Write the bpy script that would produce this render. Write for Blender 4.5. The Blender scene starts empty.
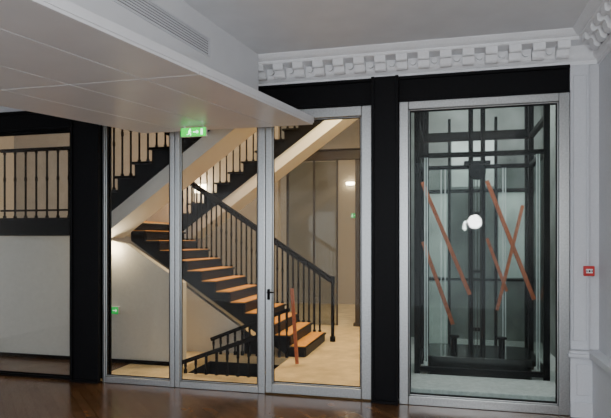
import bpy, math
from mathutils import Vector
C=bpy.context.scene.collection
ZOOM=None

# ---------------- materials ----------------
def mat(name,col,rough=.6,metal=0.,bump=0.,scale=20.,var=0.,emis=None,es=0.,spec=None):
    m=bpy.data.materials.new(name); m.use_nodes=True
    n=m.node_tree.nodes; l=m.node_tree.links; b=n['Principled BSDF']
    b.inputs['Roughness'].default_value=rough; b.inputs['Metallic'].default_value=metal
    if spec is not None: b.inputs['Specular IOR Level'].default_value=spec
    tc=n.new('ShaderNodeTexCoord'); nz=n.new('ShaderNodeTexNoise'); nz.inputs['Scale'].default_value=scale
    nz.inputs['Detail'].default_value=4
    l.new(tc.outputs['Object'],nz.inputs['Vector'])
    r=n.new('ShaderNodeValToRGB')
    r.color_ramp.elements[0].position=.3; r.color_ramp.elements[1].position=.7
    r.color_ramp.elements[0].color=tuple(c*(1-var) for c in col)+(1,)
    r.color_ramp.elements[1].color=tuple(min(1,c*(1+var)) for c in col)+(1,)
    l.new(nz.outputs['Fac'],r.inputs['Fac']); l.new(r.outputs['Color'],b.inputs['Base Color'])
    if bump:
        bp=n.new('ShaderNodeBump'); bp.inputs['Strength'].default_value=bump; bp.inputs['Distance'].default_value=.01
        l.new(nz.outputs['Fac'],bp.inputs['Height']); l.new(bp.outputs['Normal'],b.inputs['Normal'])
    if emis:
        b.inputs['Emission Color'].default_value=emis+(1,); b.inputs['Emission Strength'].default_value=es
    return m
def glass(name,tint,k=.4):
    m=bpy.data.materials.new(name); m.use_nodes=True
    n=m.node_tree.nodes; l=m.node_tree.links; n.clear()
    o=n.new('ShaderNodeOutputMaterial'); t=n.new('ShaderNodeBsdfTransparent'); g=n.new('ShaderNodeBsdfGlossy')
    t.inputs['Color'].default_value=tint+(1,); g.inputs['Roughness'].default_value=.015
    f=n.new('ShaderNodeFresnel'); f.inputs['IOR'].default_value=1.45
    a=n.new('ShaderNodeMath'); a.operation='MULTIPLY'; a.inputs[1].default_value=k
    mx=n.new('ShaderNodeMixShader'); l.new(f.outputs[0],a.inputs[0]); l.new(a.outputs[0],mx.inputs[0])
    l.new(t.outputs[0],mx.inputs[1]); l.new(g.outputs[0],mx.inputs[2]); l.new(mx.outputs[0],o.inputs[0])
    return m
M_white=mat('white_plaster',(.66,.67,.70),.7,bump=.05,scale=60,var=.03)
M_ceil=mat('ceiling_paint',(.82,.83,.85),.8,scale=4,var=.03)
M_panel=mat('lacquered_panel',(.72,.73,.75),.38,scale=3,var=.03)
M_gap=mat('slot_shade',(.22,.22,.22),.8)
M_corn=mat('cornice_plaster',(.86,.87,.89),.6,bump=.05,scale=60,var=.03)
M_pil=mat('pilaster_plaster',(.68,.70,.74),.6,bump=.05,scale=60,var=.03)
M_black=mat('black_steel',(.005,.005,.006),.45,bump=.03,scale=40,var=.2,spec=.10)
M_iron=mat('wrought_iron',(.006,.005,.005),.7,scale=30,var=.2,spec=.08)
M_alu=mat('brushed_aluminium',(.42,.43,.43),.32,metal=.95,scale=60,var=.12)
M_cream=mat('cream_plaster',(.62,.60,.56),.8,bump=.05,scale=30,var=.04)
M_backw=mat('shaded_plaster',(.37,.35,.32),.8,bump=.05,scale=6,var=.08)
M_soff=mat('white_soffit_plaster',(.80,.80,.80),.8,bump=.04,scale=30,var=.03)
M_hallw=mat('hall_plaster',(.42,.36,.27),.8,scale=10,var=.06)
M_tread=mat('oak_tread',(.95,.40,.08),.45,scale=14,var=.25)
M_stone=mat('hall_stone',(.76,.60,.36),.35,scale=5,var=.22)
M_teal=mat('shaft_wall',(.24,.255,.25),.7,scale=1.6,var=.5)
M_conc=mat('concrete',(.60,.62,.61),.45,bump=.1,scale=25,var=.15)
M_brace=mat('red_wood',(.40,.10,.032),.5,scale=30,var=.3)
M_red=mat('red_plastic',(.55,.02,.02),.35)
M_wp=mat('white_plastic',(.8,.8,.8),.4)
M_green=mat('exit_green',(.0,.42,.07),.4,emis=(.0,.85,.04),es=1.3)
M_greend=mat('sign_green',(.0,.35,.10),.4,emis=(.0,.8,.08),es=.5)
M_signw=mat('sign_white',(.8,.9,.85),.4,emis=(.6,1,.65),es=2.6)
M_signwd=mat('sign_white_dim',(.8,.9,.85),.4,emis=(.7,1,.75),es=.7)
M_lamp=mat('lamp_glow',(1,.9,.7),.4,emis=(1,.86,.6),es=22)
G_clear=glass('clear_glass',(.92,.93,.92),.30)
G_teal=glass('green_glass',(.86,.90,.885),.36)

def floor_mat():
    m=bpy.data.materials.new('wood_floor'); m.use_nodes=True
    n=m.node_tree.nodes; l=m.node_tree.links; b=n['Principled BSDF']
    tc=n.new('ShaderNodeTexCoord'); mp=n.new('ShaderNodeMapping'); mp.inputs['Rotation'].default_value=(0,0,math.radians(45))
    br=n.new('ShaderNodeTexBrick'); br.inputs['Scale'].default_value=1.0
    br.inputs['Brick Width'].default_value=.5; br.inputs['Row Height'].default_value=.09; br.inputs['Mortar Size'].default_value=.003
    br.inputs['Color1'].default_value=(.12,.055,.022,1); br.inputs['Color2'].default_value=(.20,.10,.042,1)
    br.inputs['Mortar'].default_value=(.04,.02,.009,1)
    nz=n.new('ShaderNodeTexNoise'); nz.inputs['Scale'].default_value=5; nz.inputs['Detail'].default_value=5
    mx=n.new('ShaderNodeMixRGB'); mx.blend_type='MULTIPLY'; mx.inputs[0].default_value=.5
    l.new(tc.outputs['Object'],mp.inputs[0]); l.new(mp.outputs[0],br.inputs['Vector']); l.new(mp.outputs[0],nz.inputs['Vector'])
    l.new(br.outputs['Color'],mx.inputs[1]); l.new(nz.outputs['Fac'],mx.inputs[2]); l.new(mx.outputs[0],b.inputs['Base Color'])
    mr=n.new('ShaderNodeMapRange'); mr.inputs['From Min'].default_value=.3; mr.inputs['From Max'].default_value=.7
    mr.inputs['To Min'].default_value=.17; mr.inputs['To Max'].default_value=.27
    l.new(nz.outputs['Fac'],mr.inputs['Value']); l.new(mr.outputs[0],b.inputs['Roughness'])
    b.inputs['Specular IOR Level'].default_value=.48
    bp=n.new('ShaderNodeBump'); bp.inputs['Strength'].default_value=.06; bp.inputs['Distance'].default_value=.004
    l.new(nz.outputs['Fac'],bp.inputs['Height']); l.new(bp.outputs[0],b.inputs['Normal'])
    return m
M_floor=floor_mat()

# ---------------- mesh helpers ----------------
import bmesh
def make(name,verts,faces,m,parent=None,bevel=0.,smooth=False):
    xs=[v[0] for v in verts]; ys=[v[1] for v in verts]; zs=[v[2] for v in verts]
    o=Vector(((min(xs)+max(xs))/2,(min(ys)+max(ys))/2,min(zs)))
    me=bpy.data.meshes.new(name); me.from_pydata([tuple(Vector(v)-o) for v in verts],[],faces); me.update()
    bm=bmesh.new(); bm.from_mesh(me); bmesh.ops.recalc_face_normals(bm,faces=bm.faces); bm.to_mesh(me); bm.free()
    me.materials.append(m)
    ob=bpy.data.objects.new(name,me); C.objects.link(ob)
    if parent: ob.parent=parent; ob.location=o-Vector(parent['_o'])
    else: ob.location=o
    ob['_o']=list(o)
    if bevel:
        b=ob.modifiers.new('bevel','BEVEL'); b.width=bevel; b.segments=2; b.limit_method='ANGLE'
    return ob
def bx(b):
    x0,x1,y0,y1,z0,z1=b
    v=[(x0,y0,z0),(x1,y0,z0),(x1,y1,z0),(x0,y1,z0),(x0,y0,z1),(x1,y0,z1),(x1,y1,z1),(x0,y1,z1)]
    f=[(0,3,2,1),(4,5,6,7),(0,1,5,4),(1,2,6,5),(2,3,7,6),(3,0,4,7)]
    return v,f
def cat(parts):
    V=[];F=[]
    for v,f in parts:
        k=len(V); V+=list(v); F+=[tuple(i+k for i in q) for q in f]
    return V,F
def boxes(name,bl,m,parent=None,bevel=0.):
    V,F=cat([bx(b) for b in bl]); return make(name,V,F,m,parent,bevel)
def prism_xz(poly,y0,y1):
    n=len(poly); V=[(x,y0,z) for x,z in poly]+[(x,y1,z) for x,z in poly]
    F=[tuple(range(n)),tuple(range(2*n-1,n-1,-1))]+[(i,(i+1)%n,n+(i+1)%n,n+i) for i in range(n)]
    return V,F
def prism_xy(poly,z0,z1):
    n=len(poly); V=[(x,y,z0) for x,y in poly]+[(x,y,z1) for x,y in poly]
    F=[tuple(range(n)),tuple(range(2*n-1,n-1,-1))]+[(i,(i+1)%n,n+(i+1)%n,n+i) for i in range(n)]
    return V,F
def rod(p,q,r,n=10):
    p=Vector(p);q=Vector(q);d=(q-p).normalized()
    a=d.cross(Vector((0,1,0)) if abs(d.y)<.9 else Vector((1,0,0))).normalized(); b=d.cross(a)
    V=[];
    for c in (p,q):
        for i in range(n):
            t=2*math.pi*i/n; V.append(tuple(c+a*r*math.cos(t)+b*r*math.sin(t)))
    F=[tuple(range(n)),tuple(range(2*n-1,n-1,-1))]+[(i,(i+1)%n,n+(i+1)%n,n+i) for i in range(n)]
    return V,F
def beam(p,q,w,h):
    p=Vector(p);q=Vector(q);d=(q-p).normalized(); b=Vector((0,1,0)); a=d.cross(b).normalized()
    V=[]
    for c in (p,q):
        for s,t in((-1,-1),(1,-1),(1,1),(-1,1)): V.append(tuple(c+a*h/2*s+b*w/2*t))
    return V,[(0,1,2,3),(7,6,5,4),(0,4,5,1),(1,5,6,2),(2,6,7,3),(3,7,4,0)]
def empty(name,o):
    e=bpy.data.objects.new(name,None); e.empty_display_size=.1; C.objects.link(e); e.location=o; e['_o']=list(o); return e
def tag(o,label,category,group=None,kind=None):
    o['label']=label; o['category']=category
    if group:o['group']=group
    if kind:o['kind']=kind
    return o
def st(o,label=None):
    o['kind']='structure'
    if label:o['label']=label
    return o
def copy(ob,parent,loc,scale=None):
    c=ob.copy(); C.objects.link(c); c.parent=parent
    c.location=Vector(loc)-Vector(parent['_o']) if parent else loc
    if scale: c.scale=scale
    return c

W=5.6; XR=1.36; ZC=3.46; SX=.06
# ---------------- room shell ----------------
st(boxes('floor',[(-7,XR,-2.5,5.62,-.1,0)],M_floor),'dark reddish-brown polished wood parquet floor')
st(boxes('ceiling',[(-7,XR+.2,-2.5,5.9,ZC,ZC+.12)],M_ceil),'pale grey painted ceiling')
st(boxes('wall_right',[(XR,XR+.15,-2.5,5.75,0,ZC)],M_white),'white painted side wall, added unseen to block light from the left')
st(boxes('wall_left.001',[(-7.15,-7.0,-2.5,5.62,0,ZC)],M_white),'white painted side wall, added unseen to block light from the left')  # unseen wall added to block world light and cut haze in the glass
st(boxes('wall_front',[(1.105,XR,5.6,5.75,0,ZC),(-4.17,1.105,5.62,5.75,3.23,ZC),(-7,-4.17,5.62,5.75,3.10,ZC)],M_white),'white plaster wall above and beside the glazing')
V,F=cat([bx(b) for b in [
 (1.11,1.27,5.56,5.6,.60,3.2),(1.135,1.245,5.545,5.56,.68,3.1),
 (1.10,XR,5.50,5.6,0,.54),(1.08,XR,5.47,5.6,.54,.575),(1.09,XR,5.485,5.6,.575,.60),(1.10,XR,5.475,5.5,0,.14),
 (1.15,1.33,5.488,5.5,.2,.48)]])
st(make('trim_1',V,F,M_pil,bevel=.006),'white moulded pilaster on a panelled base')
V,F=cat([bx(b) for b in [(XR-.08,XR,-2.5,5.5,0,.54),(XR-.11,XR,-2.5,5.47,.54,.60)]])
st(make('trim_3',V,F,M_pil,bevel=.006),'white dado panelling')
prof=[(0,3.20),(.025,3.20),(.025,3.235),(.045,3.25),(.06,3.27),(.065,3.285),(.065,3.365),(.20,3.375),(.21,3.385),(.21,3.405),(.225,3.408),(.245,3.42),(.26,3.435),(.275,3.452),(.275,ZC),(0,ZC)]
X0=-2.0
n=len(prof)
V=[(X0,W-d,z) for d,z in prof]+[(XR-d,W-d,z) for d,z in prof]
F=[tuple(range(n)),tuple(range(2*n-1,n-1,-1))]+[(i,(i+1)%n,n+(i+1)%n,n+i) for i in range(n)]
parts=[(V,F)]
V=[(XR-d,-2.4,z) for d,z in prof]+[(XR-d,W-d,z) for d,z in prof]
F2=[tuple(range(n)),tuple(range(2*n-1,n-1,-1))]+[(i,(i+1)%n,n+(i+1)%n,n+i) for i in range(n)]
parts2=[(V,F2)]
mod=[(.06,3.376),(.06,3.27)]
for i in range(9):
    a=math.radians(180+i*22.5); mod.append((.098+.038*math.cos(a),3.285+.038*math.sin(a)))
mod.append((.145,3.318))
for i in range(7):
    a=math.radians(200+i*27); mod.append((.182+.022*math.cos(a),3.332+.022*math.sin(a)))
mod.append((.204,3.376))
def modil(c,w,axis):
    m=len(mod)
    if axis=='x': V=[(c-w/2,W-d,z) for d,z in mod]+[(c+w/2,W-d,z) for d,z in mod]
    else: V=[(XR-d,c-w/2,z) for d,z in mod]+[(XR-d,c+w/2,z) for d,z in mod]
    return V,[tuple(range(m)),tuple(range(2*m-1,m-1,-1))]+[(i,(i+1)%m,m+(i+1)%m,m+i) for i in range(m)]
def rosette(c,axis):
    if axis=='x': return rod((c,W-.065,3.325),(c,W-.095,3.325),.030,12)
    return rod((XR-.065,c,3.325),(XR-.095,c,3.325),.030,12)
SPC=.205
c=XR-.33
while c>X0:
    parts.append(modil(c,.105,'x')); parts.append(rosette(c-SPC/2,'x')); c-=SPC
c=W-.33
while c>-2.3:
    parts2.append(modil(c,.105,'y')); parts2.append(rosette(c-SPC/2,'y')); c-=SPC
V,F=cat(parts); st(make('trim_2',V,F,M_corn,bevel=.010),'white plaster cornice with scrolled modillions')
V,F=cat(parts2); st(make('trim_4',V,F,M_corn,bevel=.010),'white plaster cornice with scrolled modillions')

# ---------------- black steel structure ----------------
o=boxes('steel_lintel',[(-3.774+SX,1.105,5.56,5.74,2.94,3.20),(-3.774+SX,1.105,5.53,5.56,2.94,2.965),(-3.774+SX,1.105,5.53,5.56,3.17,3.20),(-.66,-.48,5.52,5.56,2.94,3.19)],M_black,bevel=.004)
tag(o,'black painted steel beam running above the glazed screen','beam')
o=boxes('steel_beam',[(-7,-4.165+SX,5.56,5.74,2.87,3.10),(-7,-4.165+SX,5.52,5.56,2.87,2.89),(-7,-4.165+SX,5.52,5.56,3.07,3.10)],M_black,bevel=.004)
tag(o,'black steel beam over the open landing side','beam')
def column(x0,x1,z1,label):
    o=boxes('steel_column',[(x0,x1,5.50,5.525,0,z1),(x0,x1,5.715,5.74,0,z1),((x0+x1)/2-.06,(x0+x1)/2+.06,5.525,5.715,0,z1),
      (x0,x0+.03,5.48,5.50,0,z1),(x1-.03,x1,5.48,5.50,0,z1),(x0-.0,x1+.0,5.47,5.5,0,.03)],M_black,bevel=.003)
    tag(o,label,'column')
column(-4.165+SX,-3.80+SX,ZC,'black steel column beside the stair landing')
column(-.705,-.44,3.20,'black steel column between the glass door and the lift screen')

# ---------------- glazing ----------------
def window(name,x0,x1,z0,z1,fw,gm,label,fl=None,fr=None,ft=None,fb=None,y0=5.55,y1=5.62,frame_m=None):
    fl=fl or fw;fr=fr or fw;ft=ft or fw;fb=fb or fw
    e=empty(name,((x0+x1)/2,5.6,z0)); st(e,label)
    bl=[(x0,x0+fl,y0,y1,z0,z1),(x1-fr,x1,y0,y1,z0,z1),(x0+fl,x1-fr,y0,y1,z1-ft,z1),(x0+fl,x1-fr,y0,y1,z0,z0+fb)]
    bd=.014
    bl+=[(x0+fl,x0+fl+bd,y0+.02,y1-.02,z0+fb,z1-ft),(x1-fr-bd,x1-fr,y0+.02,y1-.02,z0+fb,z1-ft),
         (x0+fl+bd,x1-fr-bd,y0+.02,y1-.02,z1-ft-bd,z1-ft),(x0+fl+bd,x1-fr-bd,y0+.02,y1-.02,z0+fb,z0+fb+bd)]
    boxes('frame',bl,frame_m or M_alu,e,.006)
    boxes('glass_pane',[(x0+fl,x1-fr,5.584,5.59,z0+fb,z1-ft)],gm,e)
    g=.007; a0,a1,b0,b1=x0+fl+bd,x1-fr-bd,z0+fb+bd,z1-ft-bd
    boxes('gasket',[(a0,a0+g,y0+.024,5.583,b0,b1),(a1-g,a1,y0+.024,5.583,b0,b1),(a0+g,a1-g,y0+.024,5.583,b0,b0+g),(a0+g,a1-g,y0+.024,5.583,b1-g,b1)],M_black,e)
    return e
window('window_1',-3.80+SX,-2.85,0,2.94,.035,G_clear,'tall fixed glass pane in a brushed aluminium frame',fr=.055,fb=.07)
window('window_2',-2.845,-1.82,0,2.94,.05,G_clear,'tall fixed glass pane in a brushed aluminium frame',fl=.055,fr=.075,fb=.07)
window('window_3',-7,-4.165+SX,0,2.87,.05,G_clear,'glazing in a thin black frame',frame_m=M_black,fb=.03,ft=.02)
d=window('door_1',-1.815,-.705,0.012,2.94,.09,G_clear,'tall glazed door in a brushed aluminium frame',fl=.07,fb=.10,ft=.10,fr=.105)
V,F=cat([bx((-1.79,-1.765,5.535,5.55,.98,1.09)),rod((-1.777,5.535,1.06),(-1.777,5.49,1.06),.008),rod((-1.777,5.495,1.06),(-1.71,5.495,1.06),.008),rod((-1.777,5.536,1.0),(-1.777,5.53,1.0),.007)])
make('door_handle',V,F,M_iron,d,.002)
window('window_4',-.436,1.10,0,2.945,.09,G_teal,'aluminium framed glass screen in front of the lift shaft',fb=.085,ft=.075,y0=5.52,y1=5.62)

# ---------------- dropped ceiling ----------------
e=empty('dropped_ceiling',(-2.6,3.5,2.75))
tag(e,'white suspended ceiling bulkhead with long smooth panels','suspended ceiling')
def xr(y): return -1.27-.205*(5.45-y)
def xl(y): return -3.15-.395*(5.45-y)
def xf(y): return -1.80-.12*(5.45-y)
ya,yb=5.45,-1.5
V,F=prism_xy([(xr(ya),ya),(xl(ya),ya),(xl(yb),yb),(xr(yb),yb)],2.77,2.83)
make('edge_slab',V,F,M_panel,e,.004)
cols=[0,.2,.47,.74,1.0]; rows=[5.44,3.6,1.6,-1.49]
P=[]
for i in range(4):
    for j in range(3):
        y0,y1=rows[j+1]+.005,rows[j]-.005
        def xx(t,y,s): return xr(y)+(xl(y)-xr(y))*t+s*.006
        P.append(prism_xy([(xx(cols[i],y0,-1),y0),(xx(cols[i],y1,-1),y1),(xx(cols[i+1],y1,1),y1),(xx(cols[i+1],y0,1),y0)],2.75,2.771))
V,F=cat(P); make('ceiling_panel',V,F,M_panel,e,.003)
V,F=prism_xy([(xf(5.33),5.33),(-3.2,5.33),(-5.0,-1.5),(xf(-1.5),-1.5)],2.83,ZC)
make('fascia',V,F,M_panel,e,.004)
P=[]
gy0,gy1=2.4,4.38
def strip(ya,yb,z0,z1,d0,d1):
    return prism_xy([(xf(ya)+d0,ya),(xf(yb)+d0,yb),(xf(yb)+d1,yb),(xf(ya)+d1,ya)],z0,z1)
P+= [strip(gy0,gy1,3.28,3.295,-.01,.012),strip(gy0,gy1,3.135,3.15,-.01,.012),strip(gy0,gy0+.02,3.15,3.28,-.01,.012),strip(gy1-.02,gy1,3.15,3.28,-.01,.012)]
for i in range(6): 
    z=3.163+i*.0205; P.append(strip(gy0,gy1,z,z+.011,-.01,.008))
V,F=cat(P); g=make('air_grille',V,F,M_white,e)
g['label']='white slotted ventilation grille'
V,F=strip(gy0,gy1,3.15,3.28,-.005,.002); make('grille_shade',V,F,M_gap,e)  # dark sheet behind the slats stands for shade in the slots

# ---------------- exit signs ----------------
def sign(x,y,z,w,h,mg,mw,label,hang=0):
    e=empty('exit_sign',(x,y,z)); tag(e,label,'exit sign')
    boxes('housing',[(x-w/2-.002,x+w/2+.002,y,y+.035,z-.002,z+h+.002)]+([(x-w/2+.03,x-w/2+.04,y+.01,y+.02,z+h,z+h+hang),(x+w/2-.04,x+w/2-.03,y+.01,y+.02,z+h,z+h+hang)] if hang else []),M_wp,e,.001)
    boxes('sign_face',[(x-w/2,x+w/2,y-.004,y,z,z+h)],mg,e)
    yy=y-.006; s=h/.1
    def Q(a,b): return (x+a*s,yy,z+b*s)
    P=[]
    P.append(rod(Q(-.04,.08),(x-.04*s,yy+.002,z+.08*s),.010*s,10))
    P.append(beam(Q(-.043,.068),Q(-.052,.042),.002,.016*s))
    P.append(beam(Q(-.052,.042),Q(-.032,.028),.002,.010*s)); P.append(beam(Q(-.032,.028),Q(-.036,.008),.002,.009*s))
    P.append(beam(Q(-.052,.042),Q(-.062,.024),.002,.010*s)); P.append(beam(Q(-.062,.024),Q(-.082,.02),.002,.009*s))
    P.append(beam(Q(-.044,.066),Q(-.024,.05),.002,.007*s)); P.append(beam(Q(-.044,.066),Q(-.066,.055),.002,.007*s))
    P.append(beam(Q(.0,.05),Q(.045,.05),.002,.014*s)); P.append(prism_xz([(x+.045*s,z+.026*s),(x+.07*s,z+.05*s),(x+.045*s,z+.074*s)],yy-.001,yy+.001))
    if w/h>2.4: P.append(prism_xz([(x+.096*s,z+.016*s),(x+.122*s,z+.016*s),(x+.122*s,z+.084*s),(x+.096*s,z+.084*s)],yy-.001,yy+.001))
    V,F=cat(P); make('pictogram',V,F,mw,e)
sign(-2.46,5.2,2.645,.27,.085,M_green,M_signw,'glowing green emergency exit sign with running figure and arrow',hang=.022)

e=empty('fire_alarm_call_point',(1.265,5.54,1.29)); tag(e,'small red fire alarm call point with white centre','fire alarm')
x,z=1.26,1.275
boxes('housing',[(x-.045,x+.045,5.51,5.56,z,z+.09)],M_red,e,.006)
boxes('push_plate',[(x-.028,x+.028,5.506,5.51,z+.026,z+.064)],M_wp,e,.002)
V,F=cat([rod((x,5.5055,z+.045),(x,5.503,z+.045),.009),prism_xz([(x-.025,z+.036),(x-.013,z+.045),(x-.025,z+.054)],5.504,5.506),prism_xz([(x+.025,z+.036),(x+.013,z+.045),(x+.025,z+.054)],5.504,5.506)])
make('push_symbol',V,F,M_black,e)

# ---------------- stair hall shell ----------------
HX0,HX1,HY0,HY1=-3.2,-2.05,6.2,7.3
st(boxes('floor.001',[(-9,HX0,6.5,14,-.1,0),(-3.95,HX0,5.62,6.5,-.1,0),(HX1,-.6,5.62,14,-.1,0),(HX0,HX1,5.62,HY0,-.1,0),(HX0,HX1,HY1,14,-.1,0)],M_stone),'warm tan stone floor of the stair hall')
st(boxes('floor.003',[(-9,-3.95,5.62,6.5,-.1,0)],M_floor),'dark wood floor strip below the landing wall')
st(boxes('wall_pit',[(HX0-.1,HX0,HY0,HY1,-2.2,-.1),(HX1,HX1+.1,HY0,HY1,-2.2,-.1),(HX0,HX1,HY0-.1,HY0,-2.2,-.1),(HX0,HX1,HY1,HY1+.1,-2.2,-.1),(HX0,HX1,HY0,HY1,-2.3,-2.2)],M_black),'dark basement stair pit')  # black lining stands for the dark inside the opening
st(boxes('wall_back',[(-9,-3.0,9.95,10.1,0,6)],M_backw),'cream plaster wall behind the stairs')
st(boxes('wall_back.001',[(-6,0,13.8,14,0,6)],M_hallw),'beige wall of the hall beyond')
st(boxes('wall_left',[(-9,-8.8,5.75,10,0,6)],M_cream),'cream plaster wall')
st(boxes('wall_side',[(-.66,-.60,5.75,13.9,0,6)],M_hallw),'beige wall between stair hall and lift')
st(boxes('ceiling.001',[(-9,-.6,5.76,14,6,6.1)],M_cream),'cream ceiling over the stairs')
st(boxes('wall_front.001',[(-9,-.6,5.66,5.76,ZC+.12,6)],M_cream),'cream wall above the glazing')
def zb(x): return 1.5-.66*(x+4.5)
XW=-2.75
V,F=prism_xz([(-4.5,0),(XW,0),(XW,zb(XW)-.01),(-4.5,zb(-4.5)-.01)],7.43,7.53)
st(make('wall_under_stair',V,F,M_cream),'cream plaster wall under the stairs')
V,F=prism_xz([(-8.8,0),(-3.22,0),(-3.22,1.06),(-4.02,1.55),(-4.28,1.60),(-4.52,1.60),(-4.52,1.65),(-8.8,1.65)],6.50,6.60)
st(make('wall_under_landing',V,F,M_cream),'cream plaster wall under the landing')
st(boxes('baseboard_stair',[(-8.8,-3.22,6.48,6.50,0,.05)],M_black),'black skirting board')

# ---------------- stairs ----------------
def baluster_mesh(base,parent,h):
    x,y,z=base
    P=[rod((x,y,z),(x,y,z+h),.013,8),rod((x,y,z),(x,y,z+.03),.022,8),rod((x,y,z+h*.55),(x,y,z+h*.55+.05),.018,8),rod((x,y,z+h-.04),(x,y,z+h),.018,8)]
    V,F=cat(P); return make('baluster',V,F,M_iron,parent)
def newel(x,y,z,h,parent):
    P=[rod((x,y,z),(x,y,z+h),.028,12),rod((x,y,z),(x,y,z+.08),.045,12),rod((x,y,z+h-.06),(x,y,z+h-.02),.04,12),rod((x,y,z+h),(x,y,z+h+.05),.036,12)]
    V,F=cat(P); return make('newel_post',V,F,M_iron,parent)
ZL=1.89
def up_flight(y0,y1,label):
    x0=-4.5; n=14; g=.24; r=.172
    e=empty('stair_flight',(x0,(y0+y1)/2,ZL)); tag(e,label,'stairs',group='stair flights')
    sl=r/g; xe=x0+g*n
    inner=lambda x: ZL+sl*(x-x0)
    bot=lambda x: inner(x)-.42
    V,F=prism_xz([(x0+.002,1.63),(x0+.22,1.63),(xe,bot(xe)),(xe,inner(xe)-.12),(x0+.002,ZL-.14)],y0+.02,y1-.02)
    make('flight_body',V,F,M_soff,e)
    for yy in (y0,y1-.03):
        P=[]
        for k in range(n):
            xa,xb=x0+g*k,x0+g*(k+1); P.append(prism_xz([(xa,inner(xa)-.20),(xb,inner(xb)-.20),(xb,inner(xb)-.0),(xb,ZL+r*(k+1)-.03),(xa,ZL+r*(k+1)-.03)],yy,yy+.03))
        V,F=cat(P); make('stringer',V,F,M_black,e)
    for k in range(n):
        xa=x0+g*k; zt=ZL+r*(k+1)
        boxes('tread',[(xa-(.03 if k else 0),xa+g+.005,y0-.03,y1+.0,zt-.03,zt),(xa,xa+.02,y0+.03,y1-.03,zt-r,zt-.03)],M_black,e)
    hy=y0+.03
    V,F=cat([beam((x0,hy,ZL+r+.9),(xe,hy,inner(xe)+r+.9),.06,.07)]); make('handrail',V,F,M_iron,e,.01)
    b=None
    for k in range(n):
        for f in (.2,.7):
            x=x0+g*(k+f); zt=ZL+r*(k+1); h=inner(x)+r+.9-zt
            if b is None: b=baluster_mesh((x,hy,zt),e,h); h0=h
            else: copy(b,e,(x,hy,zt),(1,1,h/h0))
    return e
up_flight(6.3,6.88,'upper stair flight with black steps over a cream plaster underside')
up_flight(8.9,9.5,'upper stair flight with black steps over a cream plaster underside')
def down_flight():
    n=12;x0=-4.5;g=2.64/n;r=ZL/(n+1);y0,y1=7.4,8.7
    e=empty('stair_flight',(-2.2,8.05,0)); tag(e,'lower stair flight with tan wooden treads and black stringers','stairs',group='stair flights')
    xe=x0+g*n
    for yy in (y0,y1-.03):
        P=[]
        for k in range(n):
            xa,xb=x0+g*k,x0+g*(k+1); zt=ZL-r*(k+1)-.03
            lo=lambda x:max(0.0,zb(x)+.09)
            P.append(prism_xz([(xa,lo(xa)),(xb,lo(xb)),(xb,zt),(xa,zt)] ,yy,yy+.03))
        V,F=cat(P); make('stringer',V,F,M_black,e)
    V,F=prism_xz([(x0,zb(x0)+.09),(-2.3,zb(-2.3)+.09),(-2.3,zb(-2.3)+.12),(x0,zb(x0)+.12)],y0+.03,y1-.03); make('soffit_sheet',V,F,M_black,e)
    P=[]
    for k in range(n+1):
        xa=x0+g*k; zt=ZL-r*k
        P.append(bx((xa,xa+.015,y0+.03,y1-.03,zt-r,zt-.03)))
    V,F=cat(P); make('riser',V,F,M_black,e)
    for k in range(n):
        xa=x0+g*k; zt=ZL-r*(k+1)
        boxes('tread',[(xa+.016,xa+g+.03,y0-.02,y1-.0,zt-.04,zt-.012)],M_black,e,.004)
        boxes('tread_top',[(xa+.016,xa+g-.0,y0+.03,y1-.03,zt-.012,zt-.002)],M_tread,e)
    sl=r/g
    hz=lambda x: ZL+.90-sl*(x-x0)
    hy=y1-.03
    V,F=cat([beam((x0,hy,hz(x0)),(xe+.12,hy,hz(xe+.12)),.07,.09)]); make('handrail',V,F,M_iron,e,.012)
    b=None
    for k in range(n):
        for f in (.2,.6,) if k%2 else (.0,.4,.8):
            x=x0+g*(k+f)+.02; zt=ZL-r*(k+1); h=hz(x)-zt
            if b is None: b=baluster_mesh((x,hy,zt),e,h);h0=h
            else: copy(b,e,(x,hy,zt),(1.15,1.15,h/h0))
    newel(xe+.14,hy,0,.98,e)
    return e
down_flight()
e=empty('stair_landing',(-5.2,8,1.66)); tag(e,'stair landing with black edge and wrought iron railing','landing')
XL=-5.78; XE=-4.51
boxes('landing_slab',[(XL,XE-.005,6.32,9.9,1.665,1.87)],M_cream,e)
boxes('edge_beam',[(XL,XE,6.27,6.32,1.655,1.89),(XL,XE,6.24,6.27,1.86,1.89),(XL,XE,6.25,6.27,1.655,1.68)],M_black,e,.003)
boxes('landing_deck',[(XL,XE-.005,6.32,9.9,1.87,1.89)],M_tread,e)
V,F=cat([beam((XL,6.3,2.79),(XE,6.3,2.79),.05,.045)]); make('handrail',V,F,M_iron,e,.01)
V,F=cat([beam((XL,6.3,1.99),(XE,6.3,1.99),.025,.025)]); make('bottom_rail',V,F,M_iron,e)
b=None; x=XL+.06
while x<XE-.02:
    if b is None: b=baluster_mesh((x,6.3,1.89),e,.89)
    else: copy(b,e,(x,6.3,1.89))
    x+=.165
e=empty('basement_stair',(-2.6,6.75,0)); tag(e,'dark basement stair with low iron railing','stairs')
for k in range(4):
    xa=HX1-.02-.23*(k+1)
    boxes('tread',[(xa,xa+.25,HY0+.02,HY1-.02,-.17*(k+1)-.03,-.17*(k+1))],M_black,e)
for hy,za,zc,nb in ((6.18,.08,.50,9),(7.33,.20,.66,11)):
    V,F=beam((HX0,hy,za),(HX1,hy,zc),.045,.05)
    make('handrail',V,F,M_iron,e,.008)
    b=None
    for i in range(nb):
        x=HX0+.04+i*(HX1-HX0-.08)/(nb-1); h=za+(zc-za)/(HX1-HX0)*(x-HX0)
        if b is None: b=baluster_mesh((x,hy,0),e,h);h0=h
        else: copy(b,e,(x,hy,0),(1,1,h/h0))
V,F=prism_xz([(-2.74,0),(-2.30,0),(-2.30,.04),(-2.74,.33)],7.44,7.47)
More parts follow.
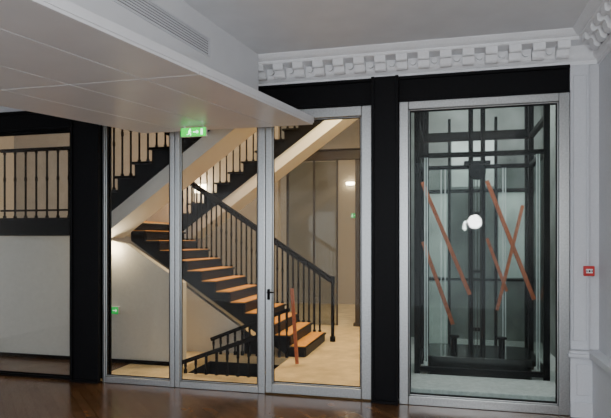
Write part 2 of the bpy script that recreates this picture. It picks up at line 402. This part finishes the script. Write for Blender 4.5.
o=make('under_stair_dark',V,F,M_black); tag(o,'added black sheet standing for the dark below the stair flight','screen')  # black sheet put in for the darkness under the flight
# hall details
M_dk=mat('dark_brown',(.04,.032,.025),.5,scale=20,var=.2)
o=boxes('hall_column',[(-1.62,-1.50,10.3,10.40,0,3.1),(-1.65,-1.47,10.27,10.43,0,.06)],M_dk,bevel=.004); tag(o,'dark steel post in the hall','column')
o=boxes('hall_beam',[(-2.95,-.67,10.28,10.40,3.1,3.3),(-2.95,-.67,10.25,10.43,3.28,3.3)],M_dk,bevel=.004); tag(o,'dark beam crossing the hall','beam')
e=empty('glass_screen',(-2.4,10.35,0)); tag(e,'grey glass screen with thin frame in the hall','screen')
boxes('frame',[(-2.95,-2.91,10.32,10.36,0,3.1),(-2.43,-2.39,10.32,10.36,0,3.1),(-1.98,-1.95,10.32,10.36,0,3.1)],M_dk,e)
boxes('glass_panel',[(-2.91,-2.43,10.335,10.345,.0,3.08),(-2.39,-1.98,10.335,10.345,.0,3.08)],glass('smoked_glass',(.72,.73,.71),1.0),e)
def lamp(x,y,z,label):
    e=empty('downlight',(x,y,z)); tag(e,label,'lamp')
    V,F=rod((x,y,z),(x,y,z-.02),.05,20); make('trim_ring',V,F,M_wp,e)
    V,F=rod((x,y,z-.02),(x,y,z-.03),.04,20); make('bulb',V,F,M_lamp,e)
lamp(-4.40,6.41,1.627,'small round downlight under the landing')
def sconce(x,y,z,w=.1,r=.035,label='small glowing wall lamp'):
    e=empty('wall_lamp',(x,y,z)); tag(e,label,'lamp')
    boxes('back_plate',[(x-.05,x+.05,y-.02,y,z-.06,z+.06)],M_wp,e,.004)
    V,F=rod((x-w,y-.08,z),(x+w,y-.08,z),r,14); make('lamp_shade',V,F,M_lamp,e)
sconce(-2.28,13.8,3.0)
sconce(-4.52,9.95,2.58,.11,.08)
sign(-4.19,6.46,.64,.15,.09,M_greend,M_signwd,'small green exit sign low on the cream wall')
sign(-2.18,13.75,2.15,.16,.11,M_greend,M_signwd,'green exit sign in the far hall')
V,F=beam((-1.83,6.9,0.02),(-1.90,6.9,.98),.03,.04); o=make('wooden_plank',V,F,M_brace); tag(o,'upright reddish wooden plank near the foot of the stairs','plank')

# ---------------- lift shaft ----------------
st(boxes('floor.002',[(-.6,1.7,5.62,9.6,-.1,0)],M_conc),'grey concrete floor of the lift area')
st(boxes('trim_5',[(-.42,1.09,5.63,6.25,0,.14)],M_conc,bevel=.01),'pale concrete plinth in front of the lift')
st(boxes('wall_back.002',[(-.6,1.7,9.4,9.6,0,4.2)],M_teal),'dim greenish wall behind the lift')
st(boxes('wall_side.001',[(1.45,1.6,5.75,9.4,0,4.2)],M_teal),'dim greenish wall beside the lift')
st(boxes('ceiling.002',[(-.6,1.6,5.76,9.4,4.1,4.2)],M_teal),'dim ceiling over the lift')
e=empty('lift_shaft',(.365,6.6,0)); tag(e,'black steel framed glass lift shaft','lift')
M_pipe=mat('bright_edge_steel',(.50,.53,.53),.3,metal=.6,scale=30,var=.1)
M_gloss=mat('black_gloss',(.02,.022,.022),.15,scale=10,var=.2)
for x in(-.30,1.03):
    for y,z0 in ((6.3,0),(7.4,0)):
        boxes('corner_post',[(x-.03,x+.03,y-.03,y+.03,z0,4.0)],M_black,e,.004)
for z in (.16,2.50,2.86):
    for y in (6.3,7.4):
        if z==2.86 and y==6.3: continue
        boxes('crossbeam',[(-.27,1.0,y-.03,y+.03,z,z+.05)],M_black,e,.003)
    for x in (-.30,1.03): boxes('crossbeam',[(x-.03,x+.03,6.33,7.37,z,z+.05)],M_black,e,.003)
for x in (.30,.44):
    boxes('guide_rail',[(x-.016,x+.016,6.98,7.04,0,4.0),(x-.028,x+.028,7.04,7.05,0,4.0)],M_black,e)
for z in (.5,1.2,1.9,2.6): boxes('rail_bracket',[(.28,.46,7.05,7.09,z,z+.04)],M_black,e)
for x,y in ((-.215,6.27),(-.19,6.27),(.93,6.27),(.955,6.27),(-.05,7.38),(-.0,7.38),(.70,7.38),(.73,7.38)): boxes('glazing_bar',[(x-.006,x+.006,y-.01,y+.01,.23,2.5)],M_pipe,e)  # bars coloured bright to imitate reflected vertical edges
V,F=cat([bx((.29,.45,6.92,7.06,2.34,2.50)),rod((.37,6.90,2.40),(.37,6.86,2.40),.095,20),rod((.37,6.92,2.40),(.37,6.84,2.40),.025,12),bx((.22,.52,6.92,7.06,2.50,2.54))]); make('hoist_machine',V,F,M_black,e,.005)
boxes('glass_panel',[(-.305,-.297,6.34,7.36,.23,2.50)],G_teal,e); boxes('glass_panel',[(1.027,1.035,6.34,7.36,.23,2.50)],G_teal,e); boxes('glass_panel',[(-.26,.99,7.396,7.404,.23,2.50)],G_teal,e)
# rounded dark glossy base plate carrying the buffers
pts=[]
for cx,cy,a0 in ((.83,7.1,0),(-.10,7.1,90),(-.10,6.6,180),(.83,6.6,270)):
    for i in range(6):
        a=math.radians(a0+i*18); pts.append((cx+.15*math.cos(a),cy+.15*math.sin(a)))
V,F=cat([prism_xy(pts,.22,.30),prism_xy([(.365+(px-.365)*.92,6.85+(py-6.85)*.88) for px,py in pts],.0,.22)]); make('base_plate',V,F,M_gloss,e,.006)
V,F=cat([rod((.1,6.8,.30),(.1,6.8,.46),.035,14),rod((.63,6.8,.30),(.63,6.8,.46),.035,14),rod((.1,6.8,.46),(.1,6.8,.48),.06,14),rod((.63,6.8,.46),(.63,6.8,.48),.06,14)])
make('buffer',V,F,M_black,e,.003)
M_cable=mat('steel_cable',(.03,.03,.03),.5)
for x in (.335,.37,.405):
    V,F=rod((x,6.95,.30),(x,6.95,2.34),.005,6); make('cable',V,F,M_cable,e)
e=empty('reflection_frame',(.4,8.63,0)); tag(e,'added dark frame and pale sheets standing in for reflections','reflection stand-in')  # added frame and pale sheets imitate layered reflections behind the lift glass
boxes('frame',[(-.34,-.24,8.6,8.68,0,3.9),(.04,.08,8.6,8.66,0,3.4),(.70,.74,8.6,8.66,0,3.4),(1.12,1.22,8.6,8.68,0,3.9),(-.24,1.12,8.6,8.66,2.3,2.35),(-.24,1.12,8.6,8.66,3.1,3.2),(-.24,1.12,8.6,8.66,1.0,1.03)],M_black,e)
M_palerefl=mat('pale_reflection',(.70,.75,.74),.25,scale=2,var=.25)  # opaque pale colour stands for bright reflections
for b_ in [(-.235,.035,8.62,8.64,1.05,2.29),(.095,.695,8.62,8.64,2.39,3.09),(.755,1.115,8.62,8.64,1.05,2.29),(-.235,.035,8.62,8.64,.04,.98)]: boxes('reflection_sheet',[b_],M_palerefl,e)
br=[((-.27,2.30),(.285,.95)),((-.262,1.58),(.09,.59)),((.477,2.30),(1.0,.91)),((.477,1.62),(.70,1.0)),((.87,2.0),(.588,.78))]
for i,(a,b_) in enumerate(br):
    y=6.93 if i!=4 else 6.89
    V,F=beam((a[0],y,a[1]),(b_[0],y,b_[1]),.03,.046 if i<3 else .036)
    o=make('wooden_brace',V,F,M_brace,bevel=.003); tag(o,'reddish wooden brace fixed diagonally across the lift shaft','brace',group='wooden braces in the lift shaft')

# ---------------- lights ----------------
def area(loc,rot,sx,sy,e,col):
    l=bpy.data.lights.new('area','AREA'); l.shape='RECTANGLE'; l.size=sx;l.size_y=sy;l.energy=e;l.color=col
    o=bpy.data.objects.new('area_light',l); o.location=loc;o.rotation_euler=rot; C.objects.link(o); return o
def point(loc,e,col,r=.05):
    l=bpy.data.lights.new('point','POINT'); l.energy=e;l.color=col;l.shadow_soft_size=r
    o=bpy.data.objects.new('point_light',l); o.location=loc; C.objects.link(o); return o
warm=(1,.74,.46)
area((-4.5,8,5.9),(0,0,0),4,3,60,(1,.90,.76))
area((-3.2,8.05,5.0),(0,0,0),2.2,.8,125,(1,.64,.30))  # added warm light without a fitting, makes the treads glow
area((-1.3,11.9,4.2),(0,0,0),1.0,2.0,36,warm)
area((-.95,8.0,4.2),(0,0,0),.5,1.6,150,(1,.78,.44))
point((-4.20,6.38,1.50),13,(1,.80,.5),.03)
point((-4.52,9.7,2.58),18,warm,.04)
area((.4,8.0,4.05),(0,0,0),1.2,1.6,62,(.96,1,.99))
area((.4,6.1,4.05),(0,0,0),1.2,.6,62,(.97,1,1))  # added light without a fitting, brightens the plinth
point((.55,0,1.95),150,(1,.99,.97),.13)
w=bpy.data.worlds.new('World'); bpy.context.scene.world=w; w.use_nodes=True
w.node_tree.nodes['Background'].inputs[0].default_value=(.87,.93,1,1); w.node_tree.nodes['Background'].inputs[1].default_value=2.4

cam=bpy.data.cameras.new('camera'); co=bpy.data.objects.new('camera',cam); C.objects.link(co)
co.location=(0,0,1.6); co.rotation_euler=(math.radians(90),0,math.radians(14)); cam.sensor_width=36; cam.lens=33.0; cam.shift_y=31/611
if ZOOM:
    px,py,k=ZOOM; cam.lens=33.0*k; cam.shift_x=(px-305.5)/611*k; cam.shift_y=(240-py)/611*k
bpy.context.scene.camera=co
for o in bpy.data.objects:
    if '_o' in o: del o['_o']
